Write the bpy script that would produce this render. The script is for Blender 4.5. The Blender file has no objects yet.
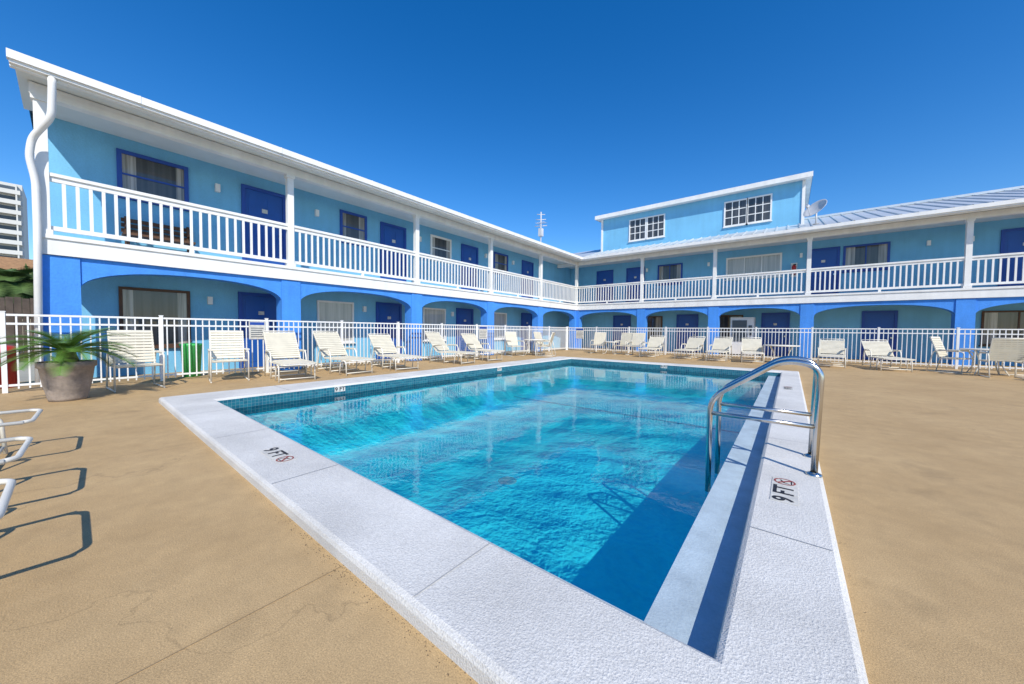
import bpy, math, random
from mathutils import Vector, Matrix
random.seed(7)
scene=bpy.context.scene
COL=scene.collection

# ---------------- materials ----------------
def mat(name,color,rough=.6,metal=0.0,nscale=3.0,namt=.12,bump=0.0,bscale=60.0,spec=.5,fine=0.0,streak=0.0):
    m=bpy.data.materials.new(name); m.use_nodes=True
    nt=m.node_tree; N=nt.nodes; L=nt.links
    bs=N['Principled BSDF']
    bs.inputs['Roughness'].default_value=rough
    bs.inputs['Metallic'].default_value=metal
    bs.inputs['Specular IOR Level'].default_value=spec
    tc=N.new('ShaderNodeTexCoord')
    no=N.new('ShaderNodeTexNoise'); no.inputs['Scale'].default_value=nscale
    no.inputs['Detail'].default_value=4; no.inputs['Roughness'].default_value=.6
    L.new(tc.outputs['Object'],no.inputs['Vector'])
    mr=N.new('ShaderNodeMapRange')
    mr.inputs['From Min'].default_value=.3; mr.inputs['From Max'].default_value=.7
    mr.inputs['To Min'].default_value=1-namt; mr.inputs['To Max'].default_value=1+namt*.6
    L.new(no.outputs['Fac'],mr.inputs['Value'])
    vm=N.new('ShaderNodeVectorMath'); vm.operation='SCALE'
    vm.inputs[0].default_value=color[:3]
    L.new(mr.outputs['Result'],vm.inputs['Scale'])
    out=vm.outputs['Vector']
    if streak>0:
        mp=N.new('ShaderNodeMapping'); mp.inputs['Scale'].default_value=(6,6,.5)
        L.new(tc.outputs['Object'],mp.inputs['Vector'])
        n4=N.new('ShaderNodeTexNoise'); n4.inputs['Scale'].default_value=1; n4.inputs['Detail'].default_value=4
        L.new(mp.outputs['Vector'],n4.inputs['Vector'])
        m4=N.new('ShaderNodeMapRange'); m4.inputs['From Min'].default_value=.3; m4.inputs['From Max'].default_value=.6
        m4.inputs['To Min'].default_value=1-streak; m4.inputs['To Max'].default_value=1
        L.new(n4.outputs['Fac'],m4.inputs['Value'])
        v4=N.new('ShaderNodeVectorMath'); v4.operation='SCALE'
        L.new(out,v4.inputs[0]); L.new(m4.outputs['Result'],v4.inputs['Scale']); out=v4.outputs['Vector']
    if bump>0 or fine>0:
        n2=N.new('ShaderNodeTexNoise'); n2.inputs['Scale'].default_value=bscale
        n2.inputs['Detail'].default_value=4
        L.new(tc.outputs['Object'],n2.inputs['Vector'])
        if fine>0:
            m3=N.new('ShaderNodeMapRange')
            m3.inputs['From Min'].default_value=.3; m3.inputs['From Max'].default_value=.7
            m3.inputs['To Min'].default_value=1-fine; m3.inputs['To Max'].default_value=1+fine
            L.new(n2.outputs['Fac'],m3.inputs['Value'])
            v2=N.new('ShaderNodeVectorMath'); v2.operation='SCALE'
            L.new(out,v2.inputs[0]); L.new(m3.outputs['Result'],v2.inputs['Scale'])
            out=v2.outputs['Vector']
        if bump>0:
            b=N.new('ShaderNodeBump'); b.inputs['Strength'].default_value=bump
            b.inputs['Distance'].default_value=.006
            L.new(n2.outputs['Fac'],b.inputs['Height']); L.new(b.outputs['Normal'],bs.inputs['Normal'])
    L.new(out,bs.inputs['Base Color'])
    return m

M={}
M['wall']=mat('wall_paint_light_blue',(.175,.48,.72),.8,nscale=.8,namt=.10,bump=.6,bscale=45,fine=.05,streak=.06)
M['pier']=mat('stucco_deep_blue',(.055,.27,.78),.8,nscale=1.2,namt=.14,bump=1.0,bscale=28,fine=.06,streak=.10)
M['door']=mat('door_blue',(.008,.085,.37),.45,nscale=2,namt=.10)
M['trim']=mat('trim_blue',(.010,.065,.34),.5,nscale=2,namt=.08)
M['white']=mat('white_paint',(.80,.80,.78),.5,nscale=2,namt=.08,streak=.07)
M['white2']=mat('ceiling_paint',(.66,.72,.74),.7,nscale=1,namt=.08)
M['alu']=mat('white_powdercoat',(.80,.80,.78),.4,nscale=2,namt=.05)
M['coping']=mat('coping_concrete',(.63,.62,.585),.85,nscale=1.3,namt=.18,bump=.8,bscale=130,fine=.15)
M['gutter']=mat('pool_ledge_plaster',(.42,.52,.58),.6,nscale=4,namt=.18,bump=.4,bscale=90,fine=.06)
M['cjoint']=mat('coping_joint',(.34,.35,.36),.9)
M['djoint']=mat('deck_joint',(.36,.25,.13),.9)
M['grit']=mat('grit',(.16,.11,.06),.9,nscale=30,namt=.5)
M['black']=mat('black_paint',(.015,.015,.02),.5)
M['red']=mat('red_paint',(.5,.02,.02),.4)
M['pict']=mat('pictogram_red_brown',(.30,.05,.04),.5)
M['green']=mat('green_plastic',(.06,.5,.12),.4)
M['tilew']=mat('marker_tile',(.62,.60,.54),.3,nscale=10,namt=.2)
M['strap']=mat('vinyl_strap',(.73,.68,.54),.45,nscale=6,namt=.08)
M['strapb']=mat('vinyl_strap_blue',(.25,.5,.75),.45,nscale=6,namt=.06)
M['frame']=mat('chair_frame',(.74,.71,.62),.35,nscale=6,namt=.06)
M['pot']=mat('clay_pot',(.30,.25,.21),.85,nscale=6,namt=.35,bump=.8,bscale=30,fine=.08)
M['soil']=mat('soil',(.05,.035,.02),.95,nscale=20,namt=.4)
M['frond']=mat('sago_frond',(.11,.23,.03),.45,nscale=6,namt=.5)
M['trunk']=mat('palm_trunk',(.12,.08,.045),.95,nscale=20,namt=.5,bump=1,bscale=40)
M['leaf']=mat('hedge_leaf',(.09,.16,.04),.6,nscale=2,namt=.5)
M['wood']=mat('weathered_wood',(.09,.065,.05),.85,nscale=5,namt=.4)
M['bench']=mat('bench_wood',(.10,.045,.02),.6,nscale=5,namt=.3)
M['shingle']=mat('shingle_roof',(.36,.20,.09),.85,nscale=6,namt=.3)
M['sand']=mat('sandy_ground',(.36,.33,.27),.95,nscale=.4,namt=.2,bump=.5,bscale=8)
M['tower']=mat('tower_stucco',(.62,.62,.58),.8,nscale=.1,namt=.06)
M['dark']=mat('dark_recess',(.08,.10,.12),.3,nscale=1,namt=.2)
M['metalroof']=mat('standing_seam_metal',(.60,.64,.66),.4,metal=.3,nscale=.6,namt=.12)
M['steel']=mat('stainless_steel',(.62,.60,.57),.22,metal=1.0,nscale=4,namt=.08)
M['dish']=mat('dish_grey',(.55,.56,.57),.4)
M['tan']=mat('house_wall',(.45,.38,.28),.8)

def glass_mat(name,lo,hi,scale):
    m=bpy.data.materials.new(name); m.use_nodes=True
    N=m.node_tree.nodes; L=m.node_tree.links; bs=N['Principled BSDF']
    tc=N.new('ShaderNodeTexCoord')
    mp=N.new('ShaderNodeMapping'); mp.inputs['Scale'].default_value=(1,1,.03)
    w=N.new('ShaderNodeTexNoise'); w.inputs['Scale'].default_value=scale; w.inputs['Detail'].default_value=3
    L.new(tc.outputs['Object'],mp.inputs['Vector']); L.new(mp.outputs['Vector'],w.inputs['Vector'])
    cr=N.new('ShaderNodeValToRGB'); cr.color_ramp.elements[0].position=.35; cr.color_ramp.elements[1].position=.65
    cr.color_ramp.elements[0].color=lo+(1,); cr.color_ramp.elements[1].color=hi+(1,)
    L.new(w.outputs['Fac'],cr.inputs['Fac']); L.new(cr.outputs['Color'],bs.inputs['Base Color'])
    bs.inputs['Roughness'].default_value=.5
    bs.inputs['Coat Weight'].default_value=1; bs.inputs['Coat Roughness'].default_value=.02
    return m
M['glass']=glass_mat('window_glass',(.015,.018,.02),(.07,.07,.07),7)
M['curtain']=glass_mat('window_curtain_behind_glass',(.16,.15,.13),(.42,.40,.36),16)
M['glassl']=glass_mat('window_glass_with_blind',(.35,.36,.34),(.5,.5,.47),12)

def deck_mat():
    m=bpy.data.materials.new('painted_concrete_deck'); m.use_nodes=True
    N=m.node_tree.nodes; L=m.node_tree.links; bs=N['Principled BSDF']
    tc=N.new('ShaderNodeTexCoord')
    def noise(s,d=5,r=.6):
        n=N.new('ShaderNodeTexNoise'); n.inputs['Scale'].default_value=s; n.inputs['Detail'].default_value=d
        n.inputs['Roughness'].default_value=r; L.new(tc.outputs['Object'],n.inputs['Vector']); return n
    n1=noise(.6,6,.7); n2=noise(6,5,.75); n3=noise(170,2,.8); n4=noise(1.7,4,.6)
    cr=N.new('ShaderNodeValToRGB'); e=cr.color_ramp.elements
    e[0].position=.30; e[0].color=(.415,.275,.125,1); e[1].position=.72; e[1].color=(.54,.375,.185,1)
    L.new(n1.outputs['Fac'],cr.inputs['Fac'])
    def scl(prev,n,lo,hi,a=.3,b=.7):
        mr=N.new('ShaderNodeMapRange'); mr.inputs['From Min'].default_value=a; mr.inputs['From Max'].default_value=b
        mr.inputs['To Min'].default_value=lo; mr.inputs['To Max'].default_value=hi
        L.new(n.outputs[0],mr.inputs['Value'])
        v=N.new('ShaderNodeVectorMath'); v.operation='SCALE'; L.new(prev,v.inputs[0]); L.new(mr.outputs['Result'],v.inputs['Scale'])
        return v.outputs['Vector']
    o=scl(cr.outputs['Color'],n2,.88,1.08)
    o=scl(o,n3,.68,1.24)
    o=scl(o,n4,.82,1.0,.28,.42)
    vo=N.new('ShaderNodeTexVoronoi'); vo.feature='DISTANCE_TO_EDGE'; vo.inputs['Scale'].default_value=.35
    ad=N.new('ShaderNodeVectorMath'); ad.operation='MULTIPLY_ADD'
    L.new(n4.outputs['Color'],ad.inputs[0]); ad.inputs[1].default_value=(1.2,1.2,0); L.new(tc.outputs['Object'],ad.inputs[2])
    L.new(ad.outputs['Vector'],vo.inputs['Vector'])
    mr=N.new('ShaderNodeMapRange'); mr.inputs['From Min'].default_value=0; mr.inputs['From Max'].default_value=.003
    mr.inputs['To Min'].default_value=.80; mr.inputs['To Max'].default_value=1
    L.new(vo.outputs['Distance'],mr.inputs['Value'])
    v=N.new('ShaderNodeVectorMath'); v.operation='SCALE'; L.new(o,v.inputs[0]); L.new(mr.outputs['Result'],v.inputs['Scale'])
    L.new(v.outputs['Vector'],bs.inputs['Base Color'])
    bs.inputs['Roughness'].default_value=.8
    b=N.new('ShaderNodeBump'); b.inputs['Strength'].default_value=.6; b.inputs['Distance'].default_value=.003
    L.new(n3.outputs['Fac'],b.inputs['Height']); L.new(b.outputs['Normal'],bs.inputs['Normal'])
    return m
M['deck']=deck_mat()

def tile_mat():
    m=bpy.data.materials.new('waterline_tile'); m.use_nodes=True
    N=m.node_tree.nodes; L=m.node_tree.links; bs=N['Principled BSDF']
    tc=N.new('ShaderNodeTexCoord'); sp=N.new('ShaderNodeSeparateXYZ'); L.new(tc.outputs['Object'],sp.inputs[0])
    ad=N.new('ShaderNodeMath'); L.new(sp.outputs['X'],ad.inputs[0]); L.new(sp.outputs['Y'],ad.inputs[1])
    cb=N.new('ShaderNodeCombineXYZ'); L.new(ad.outputs[0],cb.inputs['X']); L.new(sp.outputs['Z'],cb.inputs['Y'])
    br=N.new('ShaderNodeTexBrick'); br.offset=0; br.inputs['Scale'].default_value=1
    br.inputs['Brick Width'].default_value=.05; br.inputs['Row Height'].default_value=.05
    br.inputs['Mortar Size'].default_value=.002
    br.inputs['Color1'].default_value=(.01,.10,.15,1); br.inputs['Color2'].default_value=(.02,.17,.22,1)
    br.inputs['Mortar'].default_value=(.15,.25,.28,1)
    L.new(cb.outputs[0],br.inputs['Vector']); L.new(br.outputs['Color'],bs.inputs['Base Color'])
    bs.inputs['Roughness'].default_value=.2
    return m
M['tile']=tile_mat()
M['plaster']=mat('pool_plaster',(.13,.90,.97),.7,nscale=.9,namt=.12,bump=0,fine=.04,bscale=25)
M['plasterline']=mat('pool_blue_line_tile',(.05,.42,.62),.5)

def water_mat():
    m=bpy.data.materials.new('pool_water'); m.use_nodes=True
    N=m.node_tree.nodes; L=m.node_tree.links
    for n in list(N):
        if n.type!='OUTPUT_MATERIAL': N.remove(n)
    out=[n for n in N if n.type=='OUTPUT_MATERIAL'][0]
    tc=N.new('ShaderNodeTexCoord')
    def noise(s,d,dist):
        n=N.new('ShaderNodeTexNoise'); n.inputs['Scale'].default_value=s; n.inputs['Detail'].default_value=d
        n.inputs['Distortion'].default_value=dist; L.new(tc.outputs['Object'],n.inputs['Vector']); return n
    n1=noise(1.6,2,.4); n2=noise(14,2,.6)
    mx=N.new('ShaderNodeMath'); mx.operation='MULTIPLY_ADD'; L.new(n2.outputs['Fac'],mx.inputs[0]); mx.inputs[1].default_value=.28
    L.new(n1.outputs['Fac'],mx.inputs[2])
    b=N.new('ShaderNodeBump'); b.inputs['Strength'].default_value=.5; b.inputs['Distance'].default_value=.006
    L.new(mx.outputs[0],b.inputs['Height'])
    # caustic and ripple light painted into the water's tint as a warped cell pattern
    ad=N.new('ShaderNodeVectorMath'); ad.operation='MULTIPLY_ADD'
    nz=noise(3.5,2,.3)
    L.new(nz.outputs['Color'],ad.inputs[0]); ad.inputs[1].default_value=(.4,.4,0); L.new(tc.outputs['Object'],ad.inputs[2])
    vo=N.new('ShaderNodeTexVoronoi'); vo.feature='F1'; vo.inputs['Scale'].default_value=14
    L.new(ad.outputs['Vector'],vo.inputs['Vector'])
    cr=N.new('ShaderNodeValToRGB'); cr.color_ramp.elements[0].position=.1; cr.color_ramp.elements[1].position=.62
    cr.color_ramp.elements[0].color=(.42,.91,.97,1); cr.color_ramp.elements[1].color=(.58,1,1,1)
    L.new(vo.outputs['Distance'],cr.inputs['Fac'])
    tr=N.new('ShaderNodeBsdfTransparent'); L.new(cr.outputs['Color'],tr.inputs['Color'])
    gl=N.new('ShaderNodeBsdfGlossy'); gl.inputs['Roughness'].default_value=.01; L.new(b.outputs['Normal'],gl.inputs['Normal'])
    fr=N.new('ShaderNodeFresnel'); fr.inputs['IOR'].default_value=1.33; L.new(b.outputs['Normal'],fr.inputs['Normal'])
    m2=N.new('ShaderNodeMixShader'); L.new(fr.outputs[0],m2.inputs[0]); L.new(tr.outputs[0],m2.inputs[1]); L.new(gl.outputs[0],m2.inputs[2])
    L.new(m2.outputs[0],out.inputs['Surface'])
    return m
M['water']=water_mat()

# ---------------- mesh builder ----------------
class B:
    def __init__(s): s.v=[]; s.f=[]; s.mi=[]; s.mats=[]; s.sm=[]
    def m(s,k):
        if k not in s.mats: s.mats.append(k)
        return s.mats.index(k)
    def face(s,pts,k,smooth=False):
        i=len(s.v); s.v+= [tuple(p) for p in pts]; s.f.append(tuple(range(i,i+len(pts)))); s.mi.append(s.m(k)); s.sm.append(smooth)
    def box(s,p,q,k):
        x0,x1=sorted((p[0],q[0])); y0,y1=sorted((p[1],q[1])); z0,z1=sorted((p[2],q[2]))
        i=len(s.v)
        s.v+=[(x0,y0,z0),(x1,y0,z0),(x1,y1,z0),(x0,y1,z0),(x0,y0,z1),(x1,y0,z1),(x1,y1,z1),(x0,y1,z1)]
        for f in ((0,3,2,1),(4,5,6,7),(0,1,5,4),(1,2,6,5),(2,3,7,6),(3,0,4,7)):
            s.f.append(tuple(i+a for a in f)); s.mi.append(s.m(k)); s.sm.append(False)
    def tube(s,path,r,k,seg=8,closed=False,radii=None):
        P=[Vector(p) for p in path]; n=len(P); rings=[]
        ref=None
        for i in range(n):
            if closed: t=(P[(i+1)%n]-P[i-1])
            elif i==0: t=P[1]-P[0]
            elif i==n-1: t=P[-1]-P[-2]
            else: t=(P[i+1]-P[i]).normalized()+(P[i]-P[i-1]).normalized()
            if t.length<1e-9: t=Vector((0,0,1))
            t.normalize()
            if ref is None:
                ref=Vector((0,0,1)) if abs(t.z)<.9 else Vector((1,0,0))
            a=(ref-t*ref.dot(t)); 
            if a.length<1e-6: a=t.orthogonal()
            a.normalize(); ref=a; b=t.cross(a)
            rr=radii[i] if radii else r
            base=len(s.v)
            for j in range(seg):
                th=2*math.pi*j/seg
                s.v.append(tuple(P[i]+a*math.cos(th)*rr+b*math.sin(th)*rr))
            rings.append(base)
        kk=s.m(k)
        rng=range(n) if closed else range(n-1)
        for i in rng:
            A=rings[i]; C=rings[(i+1)%n]
            for j in range(seg):
                s.f.append((A+j,A+(j+1)%seg,C+(j+1)%seg,C+j)); s.mi.append(kk); s.sm.append(True)
        if not closed:
            s.f.append(tuple(rings[0]+j for j in reversed(range(seg)))); s.mi.append(kk); s.sm.append(False)
            s.f.append(tuple(rings[-1]+j for j in range(seg))); s.mi.append(kk); s.sm.append(False)
    def lathe(s,prof,c,k,seg=28):
        rings=[]
        for r,z in prof:
            base=len(s.v)
            for j in range(seg):
                th=2*math.pi*j/seg; s.v.append((c[0]+r*math.cos(th),c[1]+r*math.sin(th),c[2]+z))
            rings.append(base)
        kk=s.m(k)
        for i in range(len(rings)-1):
            for j in range(seg):
                s.f.append((rings[i]+j,rings[i]+(j+1)%seg,rings[i+1]+(j+1)%seg,rings[i+1]+j)); s.mi.append(kk); s.sm.append(True)
    def mesh(s,name):
        me=bpy.data.meshes.new(name); me.from_pydata(s.v,[],s.f)
        for k in s.mats: me.materials.append(M[k])
        me.polygons.foreach_set('material_index',s.mi); me.polygons.foreach_set('use_smooth',s.sm)
        me.update(); return me
    def obj(s,name,parent=None):
        o=bpy.data.objects.new(name,s.mesh(name)); COL.objects.link(o)
        if parent: o.parent=parent
        return o
def empty(name,loc=(0,0,0)):
    o=bpy.data.objects.new(name,None); o.location=loc; COL.objects.link(o); o.empty_display_size=.2; return o
def fillet(pts,r,n=5):
    P=[Vector(p) for p in pts]; out=[P[0]]
    for i in range(1,len(P)-1):
        a=(P[i-1]-P[i]); b=(P[i+1]-P[i]); rr=min(r,a.length*.45,b.length*.45)
        p0=P[i]+a.normalized()*rr; p1=P[i]+b.normalized()*rr
        for j in range(n+1):
            t=j/n; out.append(p0*(1-t)**2+P[i]*2*t*(1-t)+p1*t*t)
    out.append(P[-1]); return out

# ---------------- constants ----------------
OUT=(-7.45,.80,.225,12.6); INN=(-6.65,1.31,-.17,12.05); LED=(-6.65,1.45,-.44,12.05)

def frame_sheet(b,outer,hole,z,k):
    x0,y0,x1,y1=outer; a0,b0,a1,b1=hole
    b.face([(x0,y0,z),(x1,y0,z),(x1,b0,z),(x0,b0,z)],k)
    b.face([(x0,b1,z),(x1,b1,z),(x1,y1,z),(x0,y1,z)],k)
    b.face([(x0,b0,z),(a0,b0,z),(a0,b1,z),(x0,b1,z)],k)
    b.face([(a1,b0,z),(x1,b0,z),(x1,b1,z),(a1,b1,z)],k)
b=B(); frame_sheet(b,(-1500,-1500,1500,1500),(OUT[0]+.1,OUT[1]+.1,OUT[2]-.1,OUT[3]-.1),-.03,'sand'); b.obj('ground')
b=B(); frame_sheet(b,(-12.2,-14,16,22),(OUT[0]+.05,OUT[1]+.05,OUT[2]-.05,OUT[3]-.05),0,'deck')
deck=b.obj('pool_deck')
b=B()
def jl(x0,y0,x1,y1): b.face([(x0,y0,.004),(x1,y0,.004),(x1,y1,.004),(x0,y1,.004)],'djoint')
jl(-1.664,-13,-1.660,OUT[1]-.01); jl(-4.60,-13,-4.596,OUT[1]-.01); jl(-7.75,-13,-7.745,17)
jl(OUT[2]+.01,6.0,15,6.005); jl(OUT[2]+.01,10,15,10.006); jl(3.6,-13,3.605,17.5); jl(-7.4,14.6,15,14.608)
b.obj('expansion_joints',deck)
b=B()
for i in range(650):
    if random.random()<.8:
        x=random.uniform(-7.4,.1); y=OUT[1]-abs(random.gauss(0,.03))-.004
        if random.random()<.6: x=random.gauss(-1.6,.6)
    else: x=OUT[2]+abs(random.gauss(0,.03))+.004; y=random.uniform(.9,9)
    r=random.uniform(.0012,.0035); a=random.uniform(0,3)
    b.face([(x+r*math.cos(a+t),y+r*math.sin(a+t)*.7,.0045+ (.002 if k==1 else 0)) for k,t in enumerate((0,1.7,3.1,4.6))],'grit')
b.obj('grit',deck)

# ---------------- pool ----------------
pool=empty('swimming_pool')
b=B()
def ins(r,d): return (r[0]+d,r[1]+d,r[2]-d,r[3]-d)
def loop(r,z): return [(r[0],r[1],z),(r[2],r[1],z),(r[2],r[3],z),(r[0],r[3],z)]
def band(b,A,C,ks):
    for i in range(4):
        j=(i+1)%4
        pts=[A[i],A[j],C[j],C[i]]
        a=(Vector(pts[1])-Vector(pts[0])).cross(Vector(pts[2])-Vector(pts[0])).length+(Vector(pts[2])-Vector(pts[0])).cross(Vector(pts[3])-Vector(pts[0])).length
        if a<1e-6: continue
        b.face(pts,ks[i] if isinstance(ks,(list,tuple)) else ks)
Ls=[loop(OUT,-.06),loop(OUT,.05),loop(ins(OUT,.008),.069),loop(ins(OUT,.028),.08),loop(ins(INN,-.028),.08),loop(ins(INN,-.008),.069),loop(INN,.05)]
for i in range(len(Ls)-1): band(b,Ls[i],Ls[i+1],'coping')
band(b,loop(INN,.05),loop(INN,-.05),['coping','coping','tile','tile'])
b.obj('coping',pool)
b=B(); band(b,loop(INN,-.05),loop(LED,-.05),'gutter')
band(b,loop(LED,-.05),loop(LED,-.22),'tile'); b.obj('ledge_and_tile',pool)
b=B(); band(b,loop(LED,-.22),loop(LED,-1.6),'plaster')
prof=[(LED[1],-1.22),(6.6,-1.2),(8.4,-.92),(LED[3],-.85)]
for (ya,za),(yb,zb) in zip(prof,prof[1:]):
    b.face([(LED[0],ya,za),(LED[2],ya,za),(LED[2],yb,zb),(LED[0],yb,zb)],'plaster')
b.face([(LED[0],8.45,-.912),(LED[2],8.45,-.912),(LED[2],8.52,-.909),(LED[0],8.52,-.909)],'plasterline')
b.lathe([(.0,.006),(.14,.006),(.15,.0)],(-3.4,4.2,-1.21),'gutter',20)
b.obj('basin',pool)
b=B(); nx,ny=70,110
x0,y0,x1,y1=LED
idx=[[0]*(ny+1) for _ in range(nx+1)]
for i in range(nx+1):
    for j in range(ny+1):
        x=x0+(x1-x0)*i/nx; y=y0+(y1-y0)*j/ny
        z=-.10+.0004*math.sin(x*5.1+y*2.3)+.0003*math.sin(x*3.1-y*7.7+1)
        idx[i][j]=len(b.v); b.v.append((x,y,z))
for i in range(nx):
    for j in range(ny):
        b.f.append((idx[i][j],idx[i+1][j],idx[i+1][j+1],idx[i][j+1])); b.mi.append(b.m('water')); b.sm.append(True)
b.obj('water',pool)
b=B(); zj=.0835
for x in (-5.7,-4.3,-2.75,-1.15): b.face([(x,OUT[1]+.03,zj),(x+.006,OUT[1]+.03,zj),(x+.006,INN[1]-.03,zj),(x,INN[1]-.03,zj)],'cjoint')
for y in (2.3,4.4,5.9,7.7,9.5,11.2):
    b.face([(INN[2]+.03,y,zj),(OUT[2]-.03,y,zj),(OUT[2]-.03,y+.006,zj),(INN[2]+.03,y+.006,zj)],'cjoint')
    b.face([(OUT[0]+.03,y,zj),(INN[0]-.03,y,zj),(INN[0]-.03,y+.006,zj),(OUT[0]+.03,y+.006,zj)],'cjoint')
b.obj('coping_joints',pool)

# depth markers
def text_mesh(body,size):
    cu=bpy.data.curves.new('txt','FONT'); cu.body=body; cu.size=size; cu.offset=.004; cu.align_x='LEFT'; cu.align_y='CENTER'
    o=bpy.data.objects.new('txt',cu); COL.objects.link(o)
    bpy.context.view_layer.update()
    me=bpy.data.meshes.new_from_object(o.evaluated_get(bpy.context.evaluated_depsgraph_get()))
    bpy.data.objects.remove(o); me.materials.clear(); me.materials.append(M['black']); return me
TXT=text_mesh('9 FT',.165)
def marker(name,loc,R,pict=True,scale=1.0):
    L=.50 if pict else .34
    b=B(); n=3 if pict else 2
    for i in range(n):
        ww=.155
        b.box((-L/2+i*(ww+.008),-.078,0),(-L/2+i*(ww+.008)+ww,.078,.003),'tilew')
    if pict:
        cx=L/2-.085; z=.0045
        pts=[(math.cos(2*math.pi*i/24),math.sin(2*math.pi*i/24)) for i in range(24)]
        for i in range(24):
            p=pts[i]; q=pts[(i+1)%24]
            b.face([(cx+p[0]*.068,p[1]*.068,z),(cx+q[0]*.068,q[1]*.068,z),(cx+q[0]*.056,q[1]*.056,z),(cx+p[0]*.056,p[1]*.056,z)],'pict')
        b.face([(cx-.048,.036,z+.001),(cx-.036,.048,z+.001),(cx+.048,-.036,z+.001),(cx+.036,-.048,z+.001)],'pict')
        b.face([(cx-.03,-.005,z),(cx+.03,.02,z),(cx+.032,.032,z),(cx-.028,.01,z)],'black')
        b.face([(cx-.04,-.03,z),(cx-.03,-.03,z),(cx-.018,.008,z),(cx-.028,.008,z)],'black')
        b.face([(cx-.045,-.045,z),(cx+.045,-.045,z),(cx+.045,-.037,z),(cx-.045,-.037,z)],'black')
    o=b.obj(name,pool); t=bpy.data.objects.new(name+'_text',TXT); COL.objects.link(t); t.parent=o
    t.location=(-L/2+.01,0,.0045)
    o.matrix_local=Matrix.Translation(loc)@R.to_4x4()@Matrix.Scale(scale,4)
Rx=Matrix(((1,0,0),(0,1,0),(0,0,1)))
Ry=Matrix(((0,-1,0),(1,0,0),(0,0,1)))
marker('depth_marker_near',(-3.34,1.06,.081),Rx,True,.92)
marker('depth_marker_right',(0.0,3.0,.081),Ry,True,.92)
marker('depth_marker_right_far',(0.0,8.6,.081),Ry,True,.92)
Rl=Matrix(((0,0,1),(1,0,0),(0,1,0)))
marker('depth_marker_wall',(-6.648,3.15,-.0),Rl,False,.62)
marker('depth_marker_wall_far',(-6.648,7.8,-.0),Rl,False,.62)
Rf=Matrix(((1,0,0),(0,0,-1),(0,1,0)))
marker('depth_marker_end',(-3.2,12.048,-.0),Rf,False,.62)

# handrails
def handrail(y):
    e=empty('pool_handrail'); b=B(); xo=.13; xi=-.53
    path=fillet([(xi,y,-.25),(xi,y,.58),(xo-.16,y,.94),(xo+.06,y,.90),(xo+.04,y,.082)],.13,7)
    b.tube(path,.022,'steel',12)
    b.tube([(xi,y,.445),(xo+.045,y,.445)],.018,'steel',10)
    b.lathe([(.05,0),(.05,.010),(.033,.018),(.024,.024)],(xo+.04,y,.0805),'steel',20)
    b.obj('tube',e)
handrail(3.46); handrail(3.96)

# ---------------- motel ----------------
motel=empty('motel_building')
PX=-10.7; PY=20.0
def PL(s,d,z): return (PX+d,s,z)
def PB(s,d,z): return (s,PY-d,z)
F2=2.80; FT=2.45
def wing(tag,P,cols,posts,s0,s1,wall_d):
    b=B()
    for c in cols:
        b.box(P(c-.23,-.38,0),P(c+.23,.03,FT-.01),'pier')
    for c0,c1 in zip(cols,cols[1:]):
        a=c0+.22; e=c1-.22; mid=(a+e)/2; h=(e-a)/2; n=28
        pts=[]
        for i in range(n+1):
            t=-math.cos(math.pi*i/n)
            z=1.83+.46*(max(0,1-abs(t)**2.3))**(1/2.3)
            pts.append((mid+t*h,z))
        for (sa,za),(sb,zb) in zip(pts,pts[1:]):
            b.face([P(sa,0,za),P(sb,0,zb),P(sb,0,FT),P(sa,0,FT)],'pier')
            b.face([P(sa,-.33,za),P(sa,-.33,FT),P(sb,-.33,FT),P(sb,-.33,zb)],'wall')
            b.face([P(sa,0,za),P(sa,-.33,za),P(sb,-.33,zb),P(sb,0,zb)],'pier',True)
    b.obj(tag+'_arcade',motel)
    b=B()
    b.box(P(s0,wall_d,FT+.02),P(s1,-.02,F2-.03),'white2')
    b.box(P(s0,-.02,FT),P(s1,.07,F2),'white')
    b.box(P(s0,-.02,F2-.06),P(s1,.10,F2+.012),'white')
    b.box(P(s0,-.09,5.25),P(s1,.09,5.45),'white')
    b.obj(tag+'_slab_and_beam',motel)
    b=B()
    for c in posts:
        b.box(P(c-.075,-.085,F2),P(c+.075,.065,5.255),'white')
        b.box(P(c-.10,-.11,F2),P(c+.10,.09,F2+.10),'white')
        b.box(P(c-.10,-.11,5.17),P(c+.10,.095,5.248),'white')
    for c0,c1 in zip(posts,posts[1:]):
        a=c0+.075; e=c1-.075
        b.box(P(a,-.06,3.88),P(e,.05,3.94),'white')
        b.box(P(a,-.035,3.79),P(e,.02,3.88),'white')
        b.box(P(a,-.035,2.90),P(e,.02,2.98),'white')
        n=int((e-a)/.155); st=(e-a)/n
        for i in range(1,n):
            s=a+i*st
            b.box(P(s-.024,-.015,2.98),P(s+.024,.015,3.79),'white')
        b.box(P((a+e)/2-.04,-.03,F2),P((a+e)/2+.04,.02,2.90),'white')
    b.obj(tag+'_balcony_railing',motel)
lc=[-.10,3.75,7.85,11.87,15.93,20.02]
bc=[-10.7,-6.6,-3.03,.55,4.9,9.2,13.6]
wing('left_wing',PL,lc,[-.27]+lc[1:],-.38,19.96,-1.4)
wing('back_wing',PB,bc,bc,-12.08,13.9,-1.8)
b=B()
b.box((-12.1,-.3,0),(-12.35,21.8,5.50),'wall')
b.box((-12.1,21.8,0),(13.9,22.05,5.50),'wall')
b.box((-18,-.32,0),(-12.36,-.1,5.5),'wall')
b.box((13.7,22.06,0),(13.9,30,5.5),'wall')
b.box((-18,-.1,0),(-17.8,30,5.5),'wall')
b.box((-17.8,29.8,0),(13.7,30,5.5),'wall')
b.obj('walls',motel)
b=B()
b.box((-12.1,-.5,5.465),(-10.14,21.8,5.505),'white2')
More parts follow.
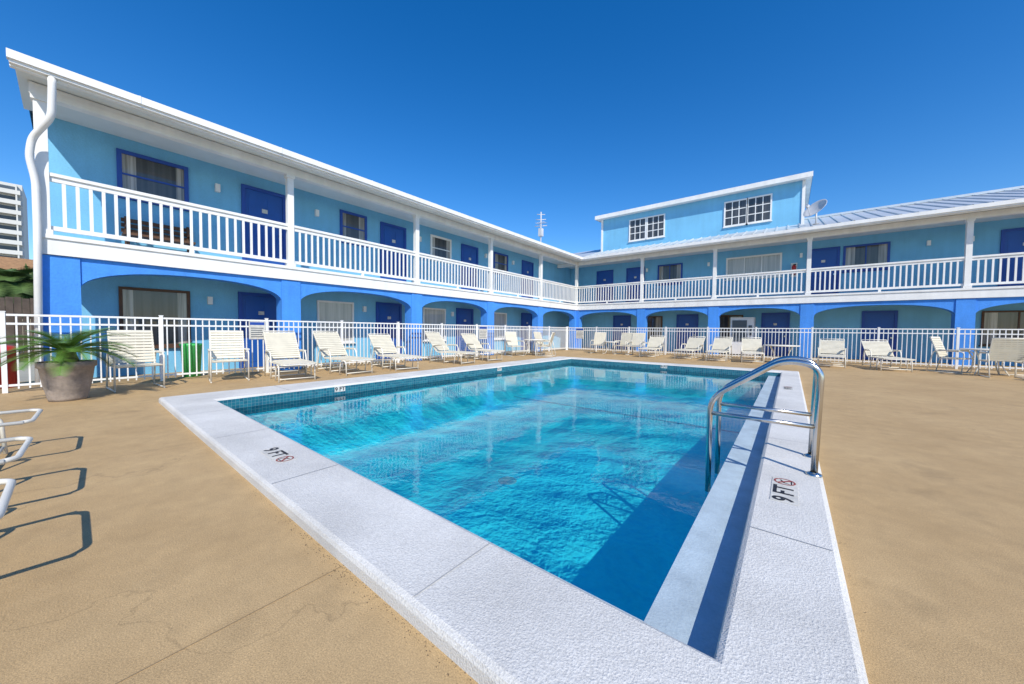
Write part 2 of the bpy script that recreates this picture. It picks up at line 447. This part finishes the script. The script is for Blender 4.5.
b.box((-10.14,19.44,5.46),(13.9,21.8,5.50),'white2')
b.obj('gallery_ceiling',motel)
b=B(); sl=.31; E=5.585; YE=-.52
def lz(x): return E+sl*(-10.08-x)
def bz(y): return E+sl*(y-19.38)
b.face([(-10.08,YE,E),(-10.08,30,E),(-15,30,lz(-15)),(-15,YE,lz(-15))],'metalroof')
b.face([(-15,YE,lz(-15)),(-15,30,lz(-15)),(-18.4,30,5.9),(-18.4,YE,5.9)],'metalroof')
b.face([(-18,19.38,E),(14.2,19.38,E),(14.2,24.7,bz(24.7)),(-18,24.7,bz(24.7))],'metalroof')
b.face([(-18,24.7,bz(24.7)),(14.2,24.7,bz(24.7)),(14.2,30.4,5.7),(-18,30.4,5.7)],'metalroof')
b.face([(-10.08,YE+.08,5.48),(-10.08,YE+.08,E),(-15,YE+.08,lz(-15)),(-18.3,YE+.08,5.88),(-18.3,YE+.08,5.48)],'wall')
x=-9.9
while x<14.2:
    y0=19.40; ye=24.7
    b.face([(x-.02,y0,bz(y0)+.045),(x+.02,y0,bz(y0)+.045),(x+.02,ye,bz(ye)+.045),(x-.02,ye,bz(ye)+.045)],'metalroof')
    b.face([(x-.02,y0,bz(y0)),(x-.02,y0,bz(y0)+.045),(x-.02,ye,bz(ye)+.045),(x-.02,ye,bz(ye))],'metalroof')
    b.face([(x+.02,y0,bz(y0)),(x+.02,ye,bz(ye)),(x+.02,ye,bz(ye)+.045),(x+.02,y0,bz(y0)+.045)],'metalroof')
    x+=.42
b.box((-10,24.58,bz(24.7)-.02),(14.2,24.82,bz(24.7)+.09),'metalroof')
b.obj('metal_roof',motel)
b=B()
b.box((-10.14,YE-.02,5.37),(-10.06,19.36,5.565),'white'); b.box((-10.06,YE-.04,5.45),(-9.95,19.26,5.585),'white'); b.box((-10.06,YE-.02,5.40),(-9.99,19.30,5.45),'white')
b.box((-10.06,19.36,5.37),(14.1,19.44,5.565),'white'); b.box((-9.95,19.26,5.45),(14.12,19.36,5.585),'white'); b.box((-9.99,19.30,5.40),(14.1,19.36,5.45),'white')
b.face([(-10.0,YE-.03,5.46),(-10.0,YE-.03,5.62),(-15,YE-.03,lz(-15)+.06),(-15,YE-.03,lz(-15)-.14)],'white')
y=.9
while y<19: b.box((-9.952,y,5.45),(-9.942,y+.03,5.588),'white'); y+=2.4
b.obj('fascia_and_gutter',motel)
b=B()
b.tube(fillet([(-10.04,-.12,5.40),(-10.04,-.12,5.22),(-10.12,-.14,4.75),(-10.46,-.36,4.42),(-10.50,-.40,4.1),(-10.55,-.34,3.7),(-10.56,-.34,2.9),(-10.58,-.38,.1)],.12,5),.05,'white',10)
b.obj('downspout',motel)
def door(b,P,s,wd,w,z0,h,k='door',num=True):
    b.box(P(s-w/2-.09,wd,z0),P(s-w/2,wd+.06,z0+h+.09),'trim')
    b.box(P(s+w/2,wd,z0),P(s+w/2+.09,wd+.06,z0+h+.09),'trim')
    b.box(P(s-w/2,wd,z0+h),P(s+w/2,wd+.06,z0+h+.09),'trim')
    b.box(P(s-w/2,wd,z0+.01),P(s+w/2,wd+.025,z0+h),k)
    for (a,c) in ((.08,.42),(.48,.93)):
        for q in (-1,1):
            s0=s+q*w*.25-w*.17; s1=s+q*w*.25+w*.17
            b.box(P(s0,wd+.025,z0+h*a),P(s1,wd+.033,z0+h*c),k)
    b.box(P(s+w*.38,wd+.025,z0+h*.46),P(s+w*.44,wd+.08,z0+h*.49),'steel')
    if num: b.box(P(s-.07,wd+.033,z0+h*.74),P(s+.07,wd+.04,z0+h*.79),'tilew')
def window(b,P,s,wd,w,z0,z1,k='trim',grid=(2,1),t=.08,g='glass'):
    b.box(P(s-w/2-t,wd,z0-t),P(s+w/2+t,wd+.05,z0),k); b.box(P(s-w/2-t,wd,z1),P(s+w/2+t,wd+.05,z1+t),k)
    b.box(P(s-w/2-t,wd,z0),P(s-w/2,wd+.05,z1),k); b.box(P(s+w/2,wd,z0),P(s+w/2+t,wd+.05,z1),k)
    if g=='glass' and grid!=(3,3):
        a=random.uniform(.12,.3); c=random.uniform(.12,.3)
        b.box(P(s-w/2,wd,z0),P(s-w/2+a*w,wd+.012,z1),'curtain'); b.box(P(s+w/2-c*w,wd,z0),P(s+w/2,wd+.012,z1),'curtain')
        b.box(P(s-w/2+a*w,wd,z0),P(s+w/2-c*w,wd+.012,z1),g)
    else: b.box(P(s-w/2,wd,z0),P(s+w/2,wd+.012,z1),g)
    b.box(P(s-w/2-t-.03,wd,z0-t-.04),P(s+w/2+t+.03,wd+.08,z0-t),k)
    for i in range(1,grid[0]): 
        q=s-w/2+w*i/grid[0]; b.box(P(q-.02,wd+.012,z0),P(q+.02,wd+.035,z1),k)
    for i in range(1,grid[1]):
        q=z0+(z1-z0)*i/grid[1]; b.box(P(s-w/2,wd+.012,q-.02),P(s+w/2,wd+.03,q+.02),k)
b=B()
for s in (3.57,7.8,11.9,16.6): door(b,PL,s,-1.4,.92,F2,2.25)
for s,w,k in ((1.32,1.05,'trim'),(6.23,.8,'trim'),(10.15,1.0,'white'),(14.2,1.0,'trim')): window(b,PL,s,-1.4,w,4.2,5.10,k,(1,2))
for s in (3.45,7.6,11.6,16.6): door(b,PL,s,-1.4,.9,0,2.05)
for s in (1.3,5.6,9.8,14.1): window(b,PL,s,-1.4,1.1,.72,2.0,'bench' if s<2 else 'white',(1,2),.06,'glass' if s<2 else 'glassl')
for s in (-9.6,-7.6,1.1,6.65,11.2): door(b,PB,s,-1.8,.95,F2,2.2)
for s,w,k in ((-5.6,1.2,'trim'),(-1.6,2.2,'white'),(2.5,1.3,'trim'),(9.2,1.3,'trim')): window(b,PB,s,-1.8,w,4.0,5.0,k,(3 if w>2 else 2,1),.08,'glassl' if w>2 else 'glass')
for s in (-8.4,-4.6,-.6): door(b,PB,s,-1.8,.95,0,2.05)
door(b,PB,3.0,-1.8,.9,0,2.05,'door',False)
for s,w in ((-6.6,1.2),(-2.6,1.2),(6.6,1.6),(10.8,1.6)): window(b,PB,s,-1.8,w,.8,2.0,'bench',(2,1),.06)
b.obj('doors_and_windows',motel)
b=B()
b.box((-9.95,22.0,5.9),(.33,27,8.50),'wall')
b.face([(-10.25,21.6,8.46),(.6,21.6,8.46),(.6,27.3,8.7),(-10.25,27.3,8.7)],'white')
b.face([(-10.25,21.6,8.66),(.6,21.6,8.66),(.6,27.3,8.9),(-10.25,27.3,8.9)],'metalroof')
b.box((-10.27,21.56,8.44),(.62,21.62,8.67),'white')
b.face([(.61,21.62,8.44),(.61,27.3,8.68),(.61,27.3,8.91),(.61,21.62,8.67)],'white')
b.face([(-10.26,21.62,8.44),(-10.26,27.3,8.68),(-10.26,27.3,8.91),(-10.26,21.62,8.67)],'white')
b.box((.25,21.95,6.2),(.37,22.0,8.46),'white'); b.box((-9.99,21.95,6.2),(-9.87,22.0,8.46),'white')
def P3(s,d,z): return (s,22.0-d,z)
for c in (-7.6,-6.52,-2.45,-1.43):
    window(b,P3,c,0,.92,6.85,8.05,'white',(3,3),.07)
b.obj('upper_storey_block',motel)
b=B()
for x in (.05,):
    b.lathe([(0,0),(.08,0),(.08,.38),(.05,.45),(.03,.5),(0,.5)],(x,21.68,3.95),'red',14)
    b.box((x-.03,21.6,4.40),(x+.07,21.72,4.45),'black')
    b.box((x-.12,21.76,3.85),(x+.12,21.797,4.52),'white')
b.obj('fire_extinguisher',motel)
b=B()
for s in (2.5,5.0,9.0,13.0,15.2): b.box(PL(s-.05,-1.4,4.75),PL(s+.05,-1.3,4.95),'white')
for s in (-6.9,-3.6,.3,4.3,5.4): b.box(PB(s-.05,-1.8,4.75),PB(s+.05,-1.7,4.95),'white')
for s in (2.3,6.6,10.8): b.box(PL(s-.05,-1.4,1.75),PL(s+.05,-1.31,1.95),'white')
b.obj('wall_lights',motel)

# ---------------- fences ----------------
def fence(name,A,C,h=1.35):
    e=empty(name); b=B()
    A=Vector(A); C=Vector(C); L=(C-A).length; d=(C-A).normalized(); nrm=Vector((-d.y,d.x,0))
    def bx(s0,s1,w0,z0,z1):
        p=A+d*s0-nrm*w0; q=A+d*s1+nrm*w0
        b.box((p.x,p.y,z0),(q.x,q.y,z1),'alu')
    n=max(1,round(L/1.85)); st=L/n
    for i in range(n+1): bx(i*st-.028,i*st+.028,.028,0,h+.02); bx(i*st-.034,i*st+.034,.034,h+.02,h+.035)
    for z in (.12,h-.18,h-.03): bx(0,L,.016,z-.015,z+.02)
    m=int(L/.115)
    for i in range(1,m): bx(i*L/m-.010,i*L/m+.010,.009,.06,h-.03)
    b.obj('pickets',e)
fence('pool_fence',(-10.35,-4.5,0),(-10.35,18.2,0))
fence('pool_fence',(-10.30,18.25,0),(13.5,18.25,0))
def sign(P,w,h,k2):
    e=empty('pool_sign'); b=B()
    b.box(P(-w/2,0,0),P(w/2,.006,h),'tilew')
    b.box(P(-w/2+.02,.006,h*.80),P(w/2-.02,.009,h-.02),k2)
    for i in range(5): b.box(P(-w/2+.04,.006,h*(.12+.12*i)),P(w/2-.04-.03*(i%2),.008,h*(.12+.12*i)+.018),'dark')
    b.obj('board',e)
sign(lambda s,d,z:(-10.328+d,2.86+s,.86+z),.34,.44,'trim')
sign(lambda s,d,z:(-10.328+d,11.0+s,.75+z),.5,.55,'trim')
sign(lambda s,d,z:(-9.5+s,18.228-d,.7+z),.5,.6,'trim')

# ---------------- chairs ----------------
def chaise_mesh(up=.68,send=1.25,sk='strap'):
    b=B(); W=.32
    seatz=.38; bx,bz_=-.58,up+seatz
    for q in (-1,1):
        y=q*W
        b.tube(fillet([(1.28,y,seatz-.01),(0,y,seatz),(bx,y,bz_)],.06),.015,'frame',8)
        b.tube(fillet([(1.12,y+q*.02,0.0),(1.10,y+q*.02,.32),(1.0,y+q*.02,seatz-.02),(.85,y+q*.02,.32),(.80,y+q*.02,0)],.08),.014,'frame',8)
        b.tube(fillet([(-.30,y+q*.03,0),(-.18,y+q*.03,.58),(.34,y+q*.03,.60),(.42,y+q*.03,.36),(.36,y+q*.03,0)],.09),.015,'frame',8)
        b.box((-.10,y+q*.03-.028,.60),(.30,y+q*.03+.028,.622),'strap')
    b.tube(fillet([(1.26,-W,seatz-.01),(1.32,-W+.05,seatz-.01),(1.32,W-.05,seatz-.01),(1.26,W,seatz-.01)],.05),.015,'frame',8)
    b.tube([(bx,-W,bz_),(bx,W,bz_)],.015,'frame',8)
    for x,z in ((1.11,.06),(.36,.06),(-.28,.08)): b.tube([(x,-W-.02,z),(x,W+.02,z)],.012,'frame',6)
    x=.06
    while x<send:
        b.box((x,-W+.0,seatz+.008),(x+.048,W-.0,seatz+.018),sk)
        b.box((x,-W-.018,seatz-.02),(x+.048,-W,seatz+.018),sk); b.box((x,W,seatz-.02),(x+.048,W+.018,seatz+.018),sk); x+=.062
    dx=bx; dz=up; L=math.hypot(dx,dz); n=int(L/.062)-1
    ux,uz=dx/L,dz/L; nx,nz=uz,-ux
    for i in range(n):
        t=.05+i*.062
        p0=(ux*t+nx*.017,seatz+uz*t+nz*.017); p1=(ux*(t+.048)+nx*.017,seatz+uz*(t+.048)+nz*.017)
        b.face([(p0[0],-W-.015,p0[1]),(p0[0],W+.015,p0[1]),(p1[0],W+.015,p1[1]),(p1[0],-W-.015,p1[1])],sk)
        p2=(p1[0]-nx*.034,p1[1]-nz*.034); p3=(p0[0]-nx*.034,p0[1]-nz*.034)
        b.face([(p3[0],-W-.015,p3[1]),(p2[0],-W-.015,p2[1]),(p2[0],W+.015,p2[1]),(p3[0],W+.015,p3[1])],sk)
        for yy in (-W-.015,W+.015): b.face([(p0[0],yy,p0[1]),(p1[0],yy,p1[1]),(p2[0],yy,p2[1]),(p3[0],yy,p3[1])],sk)
    return b.mesh('lounge_chair_mesh')
def chair_mesh():
    b=B(); W=.28; sz=.43
    for q in (-1,1):
        y=q*W
        b.tube(fillet([(.42,y,sz),(-.05,y,sz-.02),(-.26,y,1.06)],.05),.014,'frame',8)
        yy=y+q*.03
        b.tube(fillet([(.40,yy,0),(.44,yy,.64),(-.16,yy,.66),(-.30,yy,0)],.10),.014,'frame',8)
        b.box((-.05,yy-.03,.662),(.34,yy+.03,.684),'frame')
        b.tube([(.42,yy,.015),(-.30,yy,.015)],.013,'frame',6)
    b.tube([(.42,-W,sz),(.42,W,sz)],.014,'frame',8); b.tube([(-.26,-W,1.06),(-.26,W,1.06)],.014,'frame',8)
    x=-.01
    while x<.40: b.box((x,-W-.012,sz+.006),(x+.045,W+.012,sz+.018),'strap'); x+=.058
    L=math.hypot(.21,.65); ux,uz=-.21/L,.65/L; nx,nz=uz,-ux
    t=.06
    while t<L-.03:
        for o in (.016,-.016):
            p0=(-.05+ux*t+nx*o,sz-.02+uz*t+nz*o); p1=(-.05+ux*(t+.045)+nx*o,sz-.02+uz*(t+.045)+nz*o)
            b.face([(p0[0],-W-.014,p0[1]),(p0[0],W+.014,p0[1]),(p1[0],W+.014,p1[1]),(p1[0],-W-.014,p1[1])],'strap')
        t+=.058
    return b.mesh('patio_chair_mesh')
CH=chaise_mesh(); CHL=chaise_mesh(.60); CHR=chaise_mesh(.55); CHB=chaise_mesh(.68,.85,'strapb'); PC=chair_mesh()
def put(name,me,x,y,rot):
    o=bpy.data.objects.new(name,me); COL.objects.link(o); o.location=(x,y,.002); o.rotation_euler=(0,0,math.radians(rot)); return o
for y,r,dx,me in ((3.15,-7,.05,CH),(4.38,3,-.02,CH),(5.85,-5,.08,CHL),(8.05,6,.0,CH),(9.8,-8,-.1,CHL)): put('lounge_chair',me,-9.45+dx,y,r)
put('patio_chair',PC,-9.55,.72,5); put('patio_chair',PC,-9.6,2.12,-8)
put('patio_chair',PC,-9.7,12.3,-20); put('patio_chair',PC,-8.5,13.3,200); put('patio_chair',PC,-9.6,14.4,0)
for x,r,dy in ((-4.95,-88,0),(-3.34,-97,.1),(-2.23,-91,-.15),(-1.19,-84,.05),(1.18,-94,0),(2.38,-80,-.1)): put('lounge_chair',CHR,x,16.9+dy,r)
for x,y,r in ((-7.7,16.9,-80),(-6.4,17,-100),(-5.75,16.9,-90),(3.75,16.6,-30),(5.2,16.4,190),(4.5,15.5,90)): put('patio_chair',PC,x,y,r)
put('lounge_chair',CHR,6.2,15.3,-150)
for x in (-5.15,-3.85,-2.75): put('lounge_chair',CHB,x,-1.52,90+random.uniform(-3,3))
def table(x,y,h=.72,r=.5):
    e=empty('patio_table',(x,y,0)); b=B()
    b.lathe([(0,h-.02),(r,h-.02),(r+.015,h-.01),(r+.015,h+.012),(r,h+.02),(0,h+.02)],(0,0,0),'frame',28)
    for i in range(4):
        t=math.pi/4+i*math.pi/2; c,s=math.cos(t),math.sin(t)
        b.tube(fillet([(c*r*.85,s*r*.85,h-.02),(c*r*.5,s*r*.5,h*.45),(c*r*.85,s*r*.85,0)],.15),.016,'frame',8)
    o=b.obj('top_and_legs',e)
table(-9.1,13.1); table(-.25,16.8,.66,.55); table(4.5,16.5); table(-7.05,16.9,.6,.35)

# ---------------- palms ----------------
def fronds(b,base,n_f,Lr,elr,droop,leaf,key,segs=18,sub=(0,.33,.66),w=.0055):
    for k in range(n_f):
        az=k*2.39996+random.uniform(-.15,.15); tier=k/n_f
        el=math.radians(elr[0]+tier*(elr[1]-elr[0])+random.uniform(-6,6)); Lf=random.uniform(*Lr)*(1-.25*tier)
        p=Vector(base); dirh=Vector((math.cos(az),math.sin(az),0)); pts=[]; ang=el
        for i in range(segs+1):
            pts.append(p.copy()); p=p+(dirh*math.cos(ang)+Vector((0,0,1))*math.sin(ang))*(Lf/segs); ang-=droop+random.uniform(0,.01)
        b.tube(pts,.006,key,4,radii=[(w*1.6)*(1-i/(segs+1))+.002 for i in range(segs+1)])
        side=Vector((-dirh.y,dirh.x,0))
        for i in range(3,segs):
            for sb in sub:
                q=pts[i].lerp(pts[i+1],sb); t=(pts[i+1]-pts[i]).normalized()
                ln=leaf*math.sin(math.pi*min(1,(i+sb-1.5)/(segs-1)))**.6+leaf*.2
                for sg in (-1,1):
                    d=(side*sg*.85+t*.6+Vector((0,0,.3))).normalized()
                    tip=q+d*ln-Vector((0,0,leaf*.13))
                    b.face([q-t*w,q+t*w,tip],key)
pp=empty('potted_palm',(-8.75,-.05,0))
b=B()
b.lathe([(0,0),(.19,0),(.20,.04),(.25,.30),(.275,.50),(.30,.52),(.30,.60),(.27,.60),(.255,.54),(0,.53)],(0,0,0),'pot',32); b.obj('pot',pp)
b=B(); b.lathe([(.255,.54),(.2,.56),(0,.57)],(0,0,0),'soil',20); b.lathe([(.10,.55),(.12,.62),(.09,.74),(.05,.8),(0,.8)],(0,0,0),'trunk',14); b.obj('trunk',pp)
b=B(); fronds(b,(0,0,.74),44,(.66,.92),(8,63),.055,.15,'frond'); b.obj('fronds',pp)
for (px,py,ph,sc) in ((-20.5,-1.25,2.55,1.3),(-21.5,-4.8,3.4,1.6)):
    pt_=empty('palm_tree',(px,py,0)); b=B()
    b.tube([(0,0,0),(.05,0,ph*.5),(0,.05,ph)],.12,'trunk',10,radii=[.16,.13,.12]); b.obj('trunk',pt_)
    b=B(); fronds(b,(0,.05,ph),26,(.8*sc,1.1*sc),(-5,70),.09,.34*sc,'leaf',14,(0,.25,.5,.75),.016); b.obj('fronds',pt_)

# ---------------- left-side background ----------------
tcn=empty('trash_can',(-11.3,-.85,0)); b=B(); b.lathe([(0,0),(.2,0),(.24,.62),(.26,.64),(.26,.68),(.2,.76),(0,.8)],(0,0,0),'red',20); b.obj('can',tcn)
bk=empty('green_bin',(-10.85,1.72,0)); b=B(); b.lathe([(0,0),(.15,0),(.19,.7),(.21,.72),(.21,.76),(.0,.78)],(0,0,0),'green',18); b.obj('bin',bk)
vm=empty('vending_machine',(-1.9,21.3,0)); b=B(); b.box((-.5,-.4,.05),(.5,.35,1.9),'white'); b.box((-.42,-.43,.7),(.2,-.401,1.75),'dark'); b.box((.27,-.42,1.0),(.42,-.401,1.5),'dark'); b.box((-.45,-.38,0),(.45,.3,.05),'black'); b.obj('cabinet',vm)
bn=empty('balcony_bench',(-11.75,1.35,F2)); b=B()
b.box((-.2,-.6,.38),(.22,.6,.43),'bench')
for z in (.5,.62,.74): b.box((-.25,-.6,z),(-.22,.6,z+.08),'bench')
for y in (-.55,.5): b.box((-.22,y,0),(-.17,y+.05,.85),'bench'); b.box((.16,y,0),(.21,y+.05,.6),'bench'); b.box((-.2,y,.58),(.22,y+.05,.62),'bench')
b.obj('slats',bn)
wf=empty('wooden_fence'); b=B()
y=-14
while y<-.6:
    b.box((-19,y,0),(-18.96,y+.14,2.0+random.uniform(-.03,.03)),'wood'); y+=.15
b.obj('boards',wf)
def leafmass(name,c,rad,n,k='leaf',sz=.16):
    e=empty(name); b=B()
    b.tube([(c[0],c[1],0),(c[0]+.1,c[1],c[2])],.08,'trunk',8,radii=[.1,.05])
    for i in range(7):
        a=random.uniform(0,6.28); b.tube([(c[0],c[1],c[2]*.4),(c[0]+math.cos(a)*rad[0]*.7,c[1]+math.sin(a)*rad[1]*.7,c[2]+random.uniform(-.2,.6)*rad[2])],.03,'trunk',6)
    cl=[]
    for i in range(26):
        v=Vector((random.gauss(0,1),random.gauss(0,1),random.gauss(0,1))).normalized()*random.uniform(.4,1)
        cl.append(Vector((c[0]+v.x*rad[0],c[1]+v.y*rad[1],c[2]+v.z*rad[2])))
    for i in range(n):
        p=random.choice(cl)+Vector((random.gauss(0,1)*rad[0]*.16,random.gauss(0,1)*rad[1]*.16,random.gauss(0,1)*rad[2]*.18))
        if p.z<.05: continue
        u=Vector((random.gauss(0,1),random.gauss(0,1),random.gauss(0,1))).normalized(); w=u.orthogonal().normalized()
        s=sz*random.uniform(.5,1.2)
        b.face([p-u*s,p+w*s*.35,p+u*s,p-w*s*.35],k)
    b.obj('foliage',e)
for c in ((-22.6,-1.3,2.3),(-23,-3.4,2.5),(-22.6,-6.2,2.4)): leafmass('shrub',c,(1.2,1.3,.95),3000)
hs=empty('neighbour_house'); b=B()
b.box((-48,-16,0),(-40,-1.2,4.2),'tan')
b.face([(-39.4,-16.5,4.1),(-39.4,-.8,4.1),(-44,-.8,6.0),(-44,-16.5,6.0)],'shingle')
b.face([(-44,-16.5,6.0),(-44,-.8,6.0),(-48.6,-.8,4.1),(-48.6,-16.5,4.1)],'shingle')
b.face([(-40,-1.2,4.2),(-48,-1.2,4.2),(-44,-1.2,5.9)],'tan')
for y in (-5,-9,-13): b.box((-40,y,1.2),(-39.95,y+1.4,2.8),'glass')
b.obj('walls_and_roof',hs)
tw=empty('hotel_tower'); b=B()
b.box((-200,-46,0),(-181.5,-8.3,43),'tower')
for i in range(14):
    z=1.5+i*2.95
    b.box((-181.5,-45.5,z+.3),(-181.45,-9.3,z+2.3),'dark')
    b.box((-181.5,-46,z-.2),(-179.8,-8.6,z+.05),'tower'); b.box((-179.95,-46,z+.05),(-179.8,-8.6,z+1.0),'tower')
for y in (-45.8,-40,-34,-28,-22,-16,-9.3): b.box((-181.4,y-.15,0),(-179.9,y+.15,42.5),'tower')
b.obj('floors',tw)
ds=empty('satellite_dish',(.75,20.6,bz(20.6))); b=B()
b.tube([(0,0,-.02),(0,0,.55)],.03,'dish',8); b.lathe([(.12,0),(.12,.02),(0,.03)],(0,0,0),'dish',12)
b.obj('mast',ds)
b=B(); b.lathe([(0,0),(.12,.008),(.25,.035),(.36,.075),(.45,.12),(.46,.115),(.36,.06),(.25,.022),(.12,-.006),(0,-.012)],(0,0,0),'dish',28)
b.tube([(0,-.44,.11),(0,-.2,.45)],.014,'dish',6); b.box((-.05,-.26,.42),(.05,-.14,.52),'dish')
o=b.obj('reflector',ds); o.location=(0,-.05,.62); o.rotation_euler=(math.radians(55),0,math.radians(-40))
am=empty('antenna_mast',(-15.7,23.3,6.2)); b=B()
b.tube([(0,0,0),(0,0,4.3)],.05,'dish',8)
for z,l in ((4.1,.5),(3.7,.7),(3.2,.9)): b.tube([(-l/2,-.2,z),(l/2,.2,z)],.03,'dish',6)
for i in range(6): b.tube([(-.35+.14*i,-.25,3.45),(-.35+.14*i,.35,3.45)],.018,'dish',5)
b.box((-.15,-.15,2.4),(.15,.15,3.0),'dish')
b.obj('mast',am)

# ---------------- light ----------------
S=Vector((1.0,-.65,1.05)).normalized()
sun=bpy.data.lights.new('sun','SUN'); sun.energy=4.8; sun.angle=math.radians(.5); sun.color=(1,.94,.84)
so=bpy.data.objects.new('sun',sun); COL.objects.link(so); so.rotation_euler=S.to_track_quat('Z','Y').to_euler(); so.location=(10,-10,20)
wd=bpy.data.worlds.new('World'); scene.world=wd; wd.use_nodes=True
N=wd.node_tree.nodes; L=wd.node_tree.links
bg=N['Background']; sky=N.new('ShaderNodeTexSky'); sky.sky_type='NISHITA'; sky.sun_disc=False
sky.sun_elevation=math.asin(S.z); sky.sun_rotation=math.atan2(S.x,S.y)
sky.altitude=500; sky.air_density=1.05; sky.dust_density=.35; sky.ozone_density=3.2
hs_=N.new('ShaderNodeHueSaturation'); hs_.inputs['Hue'].default_value=.507; hs_.inputs['Saturation'].default_value=1.38; hs_.inputs['Value'].default_value=1.5
L.new(sky.outputs[0],hs_.inputs['Color']); L.new(hs_.outputs[0],bg.inputs['Color']); bg.inputs['Strength'].default_value=.12

# ---------------- camera ----------------
cam=bpy.data.cameras.new('camera'); co=bpy.data.objects.new('camera',cam); COL.objects.link(co)
cam.sensor_width=36; cam.lens=350/1024*36; cam.clip_start=.05; cam.clip_end=4000
th=math.radians(38.46); pt=math.radians(1.96); rl=.010
f=Vector((-math.sin(th)*math.cos(pt),math.cos(th)*math.cos(pt),-math.sin(pt)))
r=Vector((math.cos(th),math.sin(th),0)); u=r.cross(f)
r2=r*math.cos(rl)+u*math.sin(rl); u2=u*math.cos(rl)-r*math.sin(rl)
Mx=Matrix((r2,u2,-f)).transposed().to_4x4(); Mx.translation=Vector((0,0,1.15)); co.matrix_world=Mx
scene.camera=co
scene.view_settings.view_transform='Standard'; scene.view_settings.look='None'; scene.view_settings.exposure=0
